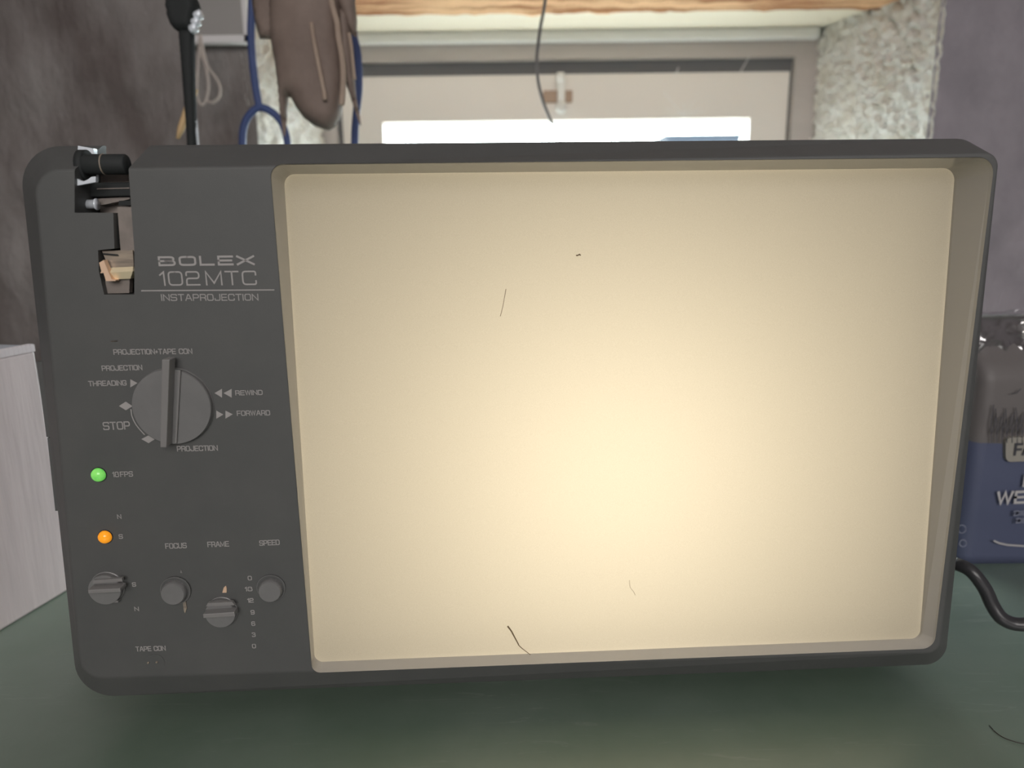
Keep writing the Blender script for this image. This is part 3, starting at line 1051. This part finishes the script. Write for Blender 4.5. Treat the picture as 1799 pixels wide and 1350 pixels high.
# ------------------------------------------------------------------ flour bag at the right
YB = .45
b0 = at_y(1683, 990, YB)
bgx1 = b0.x + .115
zt_ = at_y(1740, 570, YB).z
zs_ = at_y(1720, 779, YB).z
bagL = V((b0.x, YB, 0))
bag = thing('flour_bag', 'blue and grey paper flour bag wrapped in clear plastic at the right', 'bag', bagL)
wB, hB, dB = bgx1 - b0.x, zt_, .075
bm = bmesh.new()
loops = []
NZ = 26
for j in range(NZ + 1):
    t = j / NZ
    z = hB * t
    bul = math.sin(math.pi * min(1, max(0, t * .92 + .05))) * .006
    dd = dB * (1 if t < .8 else 1 - (t - .8) / .2 * .75)
    yo = (dB - dd) * .5
    lp = round_loop([V((-bul * .3, yo - bul * .3, z)), V((wB + bul * .3, yo - bul * .3, z)), V((wB + bul * .3, yo + dd + bul, z)), V((-bul * .3, yo + dd + bul, z))],
                    min(.010, dd * .3), 5)
    loops.append([p + V((0, .0012 * noise.noise(V((p.x * 60, j * .5, 2))), 0)) for p in lp])
add_loft(bm, loops)
link('bag_body', bm, make_bag_mat(zs_), bag, smooth=True)


def bl(px, py, lift=-.0045):
    p = at_y(px, py, YB + lift)
    return p - bagL


bd = link('badge', (lambda b: (add_loft(b, [round_loop([bl(1767, 770), bl(1850, 765), bl(1850, 810), bl(1767, 812)], .0035, 5),
                                            [p + V((0, .006, 0)) for p in round_loop([bl(1767, 770), bl(1850, 765), bl(1850, 810), bl(1767, 812)], .0035, 5)]]), b)[1])(bmesh.new()), M['badge'], bag)


def bag_text(t, x0, y0, x1, y1, cap, w, m, parent=bag, lift=-.0047):
    a, b = bl(x0, y0, lift), bl(x1, y1, lift)
    k = (bl(x0, y0 - 10, lift).z - a.z) / 10
    bm = bmesh.new()
    letters(bm, t, a, b, cap * k, w * k)
    link('lettering', bm, m, parent, recalc=False)


bag_text('FA', 1780, 801, 1812, 800, 22, 4.2, M['bagdark'], bd, -.0049)
bag_text('I', 1796, 856, 1801, 856, 22, 4.5, M['baglight'])
bag_text('WE', 1749, 887, 1802, 885, 23, 4.3, M['baglight'])
bag_text('BIO', 1780, 907, 1806, 906, 9.5, 2.0, M['bagfaint'])
bag_text('BIR', 1784, 920, 1808, 919, 9.5, 2.0, M['bagfaint'])
bm = bmesh.new()


def bag_lines(lines, w, m, name):
    bm = bmesh.new()
    for ln in lines:
        pl = [V((bl(x, y).x, bl(x, y).z)) for x, y in ln]
        yy = bl(ln[0][0], ln[0][1]).y
        add_ribbon(bm, [V((p.x, p.y)) for p in catmull([V((q.x, q.y, 0)) for q in pl], 4)] if False else pl, w, lambda p: V((p.x, yy, p.y)))
    return link(name, bm, m, bag, recalc=False)


bag_lines([[(1747, 951), (1756, 955), (1770, 958), (1800, 960), (1830, 958)]], .0012, M['baglight'], 'printed_swoosh')
wheat = []
for k in range(7):
    x = 1742 + k * 9
    wheat.append([(x, 778), (x - 1 + k % 3, 745), (x + 4 - (k % 2) * 6, 712 + (k * 7) % 15)])
    wheat.append([(x, 762), (x + 5, 748), (x + 8, 728 + (k * 5) % 11)])
wheat.append([(1778, 692), (1786, 691), (1793, 684)])
bag_lines(wheat, .0006, M['bagdark'], 'printed_wheat')
ring = lambda cx, cy, r: [(cx + r * math.cos(t * math.pi / 8), cy + r * math.sin(t * math.pi / 8)) for t in range(17)]
bag_lines([ring(1690, 930, 7), ring(1692, 955, 6)], .0006, M['bagfaint'], 'printed_ring')
# crumpled clear film gathered over the top
bm = bmesh.new()
rows = []
for j in range(9):
    row = []
    for i in range(37):
        u, v = i / 36, j / 8
        x = -.003 + (wB + .006) * u
        y = .014 + .010 * noise.noise(V((u * 7, v * 2, 1))) + .006 * noise.noise(V((u * 19, v * 5, 4)))
        z = hB - .02 + v * (.027 + .007 * noise.noise(V((u * 4, 0, 2)))) + .002 * noise.noise(V((u * 15, v * 4, 9)))
        row.append(bm.verts.new((x, y, z)))
    rows.append(row)
for j in range(8):
    for i in range(36):
        bm.faces.new((rows[j][i], rows[j][i + 1], rows[j + 1][i + 1], rows[j + 1][i]))
o = link('plastic_wrap', bm, M['film'], bag, smooth=True)
o['label'] = 'clear crumpled plastic film'

# ------------------------------------------------------------------ power cord and loose hair
kx = max(p.x for p in Kl if p.z < .08)
link('power_socket', box((kx - .006, .182, .042), (.234, .198, .058), bev=.002), M['black'], pr)
rear = ORG + U * .2346 + AW * .19 + V((0, 0, .05))
cp = [rear, rear + U * .008 - AW * .006, V((.247, .455, .045)), V((.249, .42, .039)), at_y(1660, 986, .375), at_y(1680, 991, .36), at_y(1706, 1004, .352), at_y(1729, 1033, .348), at_y(1743, 1063, .345), at_y(1758, 1085, .342), at_y(1780, 1096, .34),
      at_y(1810, 1097, .338), at_y(1860, 1090, .34), at_y(1920, 1090, .36)]
cp.append(V((cp[-1].x + .04, .40, .004)))
cp.append(V((cp[-1].x + .10, .44, .004)))
tag(link('power_cord', tube(catmull(cp, 10), .0036, 16), M['cord'], smooth=True), 'black power cord curving out from behind the film viewer at the right', 'cord')
hp = catmull([at_z(x, y, .0005) for x, y in ((1738, 1275), (1748, 1286), (1762, 1296), (1780, 1303), (1800, 1308), (1815, 1309))], 6)
tag(link('hair', tube(hp, .00022, 6), M['hair'], smooth=True), 'thin black hair lying on the green table at the lower right', 'hair')

# ------------------------------------------------------------------ hanging things
# black hanging tool
YT = .60
tl = thing('hanging_tool', 'black hanging tool with three chrome studs in front of the plaster wall', 'tool', V((at_y(330, 0, YT).x, YT, at_y(330, 0, YT).z)))


def rel(o, Y, pxs):
    return [(at_y(x, y, Y).x - o.location.x, at_y(x, y, Y).z - o.location.z) for x, y in pxs]


link('handle', inflate(rel(tl, YT, [(292, -90), (291, -20), (291, 10), (295, 28), (299, 42), (306, 51), (315, 57), (343, 58), (346, 40), (351, 24), (353, 14), (350, 5), (345, -5), (345, -90)]), .018, .005, .003), M['black'], tl, smooth=True)
link('shaft', inflate(rel(tl, YT, [(313, 50), (317, 100), (321, 150), (325, 200), (329, 262), (331, 330), (348, 330), (348, 262), (346, 200), (344, 150), (343, 100), (342, 50)]), .009, .004, .0025), M['black'], tl, smooth=True)
bm = inflate(rel(tl, YT + .004, [(344, 190), (347, 230), (350, 270), (351, 330), (357, 330), (355, 270), (352, 230), (348, 188)]), .003, .001, .0012)
o = link('rim_light_strip', bm, M['chrome'], tl)  # rim light along the shaft put in as a pale strip
o['label'] = 'pale strip for the rim-lit edge'
for px, py in ((348.5, 29), (344.5, 41), (340.5, 52)):
    c = at_y(px, py, YT - .008) - tl.location
    bm = bmesh.new()
    add_tube(bm, [c + V((-.0014, 0, 0)), c + V((-.001, -.001, 0)), c + V((.003, -.002, .001)), c + V((.0035, -.002, .001))], [.0022, .0034, .0034, .002], 16)
    link('stud', bm, M['chrome'], tl, smooth=True)
a, b = at_y(327, 200, YT + .01), at_y(312, 244, YT + .01)
tag(link('wooden_stick', tube([a.lerp(b, -1.0), a.lerp(b, 0), a.lerp(b, .6), b], [.003, .003, .0028, .0014], 12), M['wood'], smooth=True), 'small yellow wooden stick hanging behind the black tool', 'stick')

# grey sheet with white edges
YP = .928
p0, p1 = at_y(348, 63, YP), at_y(431, 62, YP)
pn = thing('framed_sheet', 'grey sheet with white edges hanging beside the black tool', 'sheet', V((p0.x, YP, p0.z)))
w, h = p1.x - p0.x, .16
link('sheet', box((-.02, 0, 0), (w, .012, h)), M['panel_grey'], pn)
bm = bmesh.new()
add_box(bm, (-.02, -.002, -.008), (w + .004, .014, .0))
add_box(bm, (w - .001, -.002, -.0075), (w + .0045, .014, h))
link('edge_strip', bm, M['white'], pn)

# pale string loops
YS = .895
bm = bmesh.new()
for lp in (((352, 60), (349, 100), (346, 140), (347, 172), (354, 184), (362, 176), (366, 150), (362, 120), (354, 95), (349, 70)),
           ((352, 64), (364, 115), (378, 135), (387, 155), (384, 172), (374, 180), (364, 178))):
    add_tube(bm, catmull([at_y(x, y, YS + .004 * i / 9) for i, (x, y) in enumerate(lp)], 6), .0016, 8)
tag(link('string', bm, M['string'], smooth=True), 'loops of pale string hanging under the grey sheet', 'string')

# blue cord behind the glove
YC = .70
bm = bmesh.new()
add_tube(bm, catmull([at_y(x, y, YC) for x, y in ((444, -90), (443, -20), (442, 20), (441, 60), (443, 100), (448, 145), (454, 180), (457, 190))], 8), .0034, 12)
add_tube(bm, catmull([at_y(x, y, YC) for x, y in ((428, 280), (426, 255), (427, 230), (433, 210), (446, 194), (458, 189), (471, 193), (486, 204), (496, 218), (503, 240), (505, 262), (498, 290), (480, 310), (455, 312), (437, 300))], 8, True), .0034, 12, True)
add_tube(bm, catmull([at_y(x, y, YC) for x, y in ((612, -60), (617, 20), (621, 62), (627, 90), (630, 125), (630, 160), (627, 190), (624, 225), (622, 262), (612, 300), (590, 330), (555, 345), (520, 335), (496, 305))], 8), .0036, 12)
tag(link('blue_cord', bm, M['blue'], smooth=True), 'blue cord looping down behind the brown leather glove', 'cord')

# leather work glove
YG = .64
gl = thing('leather_glove', 'brown leather work glove hanging fingers down before the window', 'glove', V((at_y(540, 0, YG).x, YG, at_y(540, 0, YG).z)))
palm = [(474, -110), (474, 60), (478, 84), (483, 110), (488, 150), (491, 190), (495, 220), (498, 238), (501, 240), (503, 222), (505, 190), (507, 171), (511, 172), (520, 189), (534, 207),
        (552, 221), (568, 227), (578, 229.5), (589, 223), (598, 208), (603, 185), (606, 160), (607, 130), (604, 100), (599, 70), (598, -110)]
link('palm', inflate(rel(gl, YG, palm), .036, .018, .0035, .004), M['leather'], gl, smooth=True)
o = link('cuff', inflate(rel(gl, YG + .006, [(446, -110), (446, 0), (452, 40), (461, 72), (484, 72), (500, 40), (510, -110)]), .012, .004, .004, .002), M['leather'], gl, smooth=True)
link('finger', inflate(rel(gl, YG + .006, [(598, 20), (598, 90), (604, 120), (610, 148), (617, 168), (624, 190), (631, 212), (635.5, 223), (637, 221), (634, 200), (629, 175), (627, 150), (624, 110), (620, 60), (614, 20)]), .018, .007, .003), M['leather'], gl, smooth=True)
o = link('cuff', inflate(rel(gl, YG - .012, [(582, -110), (588, 0), (596, 22), (605, 42), (614, 55), (621, 59), (622, 30), (619, 0), (616, -110)]), .012, .006, .003, .002), M['leather'], gl, smooth=True)
bm = bmesh.new()
add_tube(bm, catmull([at_y(x, y, YG - .0185) - gl.location for x, y in ((547, 40), (550, 62), (556, 95), (563, 130), (569, 160), (571, 176))], 6), .0018, 8)
add_tube(bm, catmull([at_y(x, y, YG - .012) - gl.location for x, y in ((578, -30), (584, 10), (592, 40), (595, 68), (600, 95), (603, 130), (602, 160), (600, 185))], 6), .0026, 8)  # this pale tube draws the highlight on the palm's edge
o = link('seam', bm, M['suede'], gl, smooth=True)
o['label'] = 'paler raised seam and edge highlight'
bm = bmesh.new()
add_tube(bm, catmull([at_y(x, y, YG - .006) - gl.location for x, y in ((613, 58), (617, 80), (620, 110), (623, 140))], 6), .0014, 8)
o = link('stitching', bm, M['suede'], gl, smooth=True)

# thin wire in front of the window
YV = .78
pts = [at_y(x, y, YV) for x, y in ((962, -80), (958, 0), (950, 45), (946, 75), (943, 105), (945, 140), (953, 175), (966, 208), (978, 232), (988, 262), (996, 300), (1000, 350), (998, 420), (990, 480))]
tag(link('wire', tube(catmull(pts, 8), .0016, 10), M['wire'], smooth=True), 'thin grey wire hanging in front of the window', 'wire')

# cobwebs at the window's upper right
bm = bmesh.new()
for ln in (((1165, 160), (1185, 185), (1202, 204)), ((1240, 195), (1215, 200), (1196, 206)), ((1192, 118), (1186, 135)), ((1316, 100), (1300, 128)), ((1202, 182), (1198, 212)), ((1170, 190), (1200, 200), (1232, 190)),
           ((1178, 205), (1205, 196), (1222, 176))):
    add_tube(bm, catmull([at_y(x, y, 1.14 + .004 * i) for i, (x, y) in enumerate(ln)], 5), .0006, 5)
tag(link('cobweb', bm, M['web']), 'wisps of pale cobweb at the top of the window', 'cobweb', kind='stuff')

print('F/B z:', [round(p.z, 4) for p in (dv(170, 1227, DBB), dv(1600, 1168, DBB + .004), dv(130, 257, DB), dv(1690, 243, DB))], 'feet', zb_)
print('niche', ox0, ox1, fx0, fx1, zsof, 'win', zt0, zt1, zt2, zt3, zt4, 'box', cr, zt, 'bag', bagL, zt_, zs_)
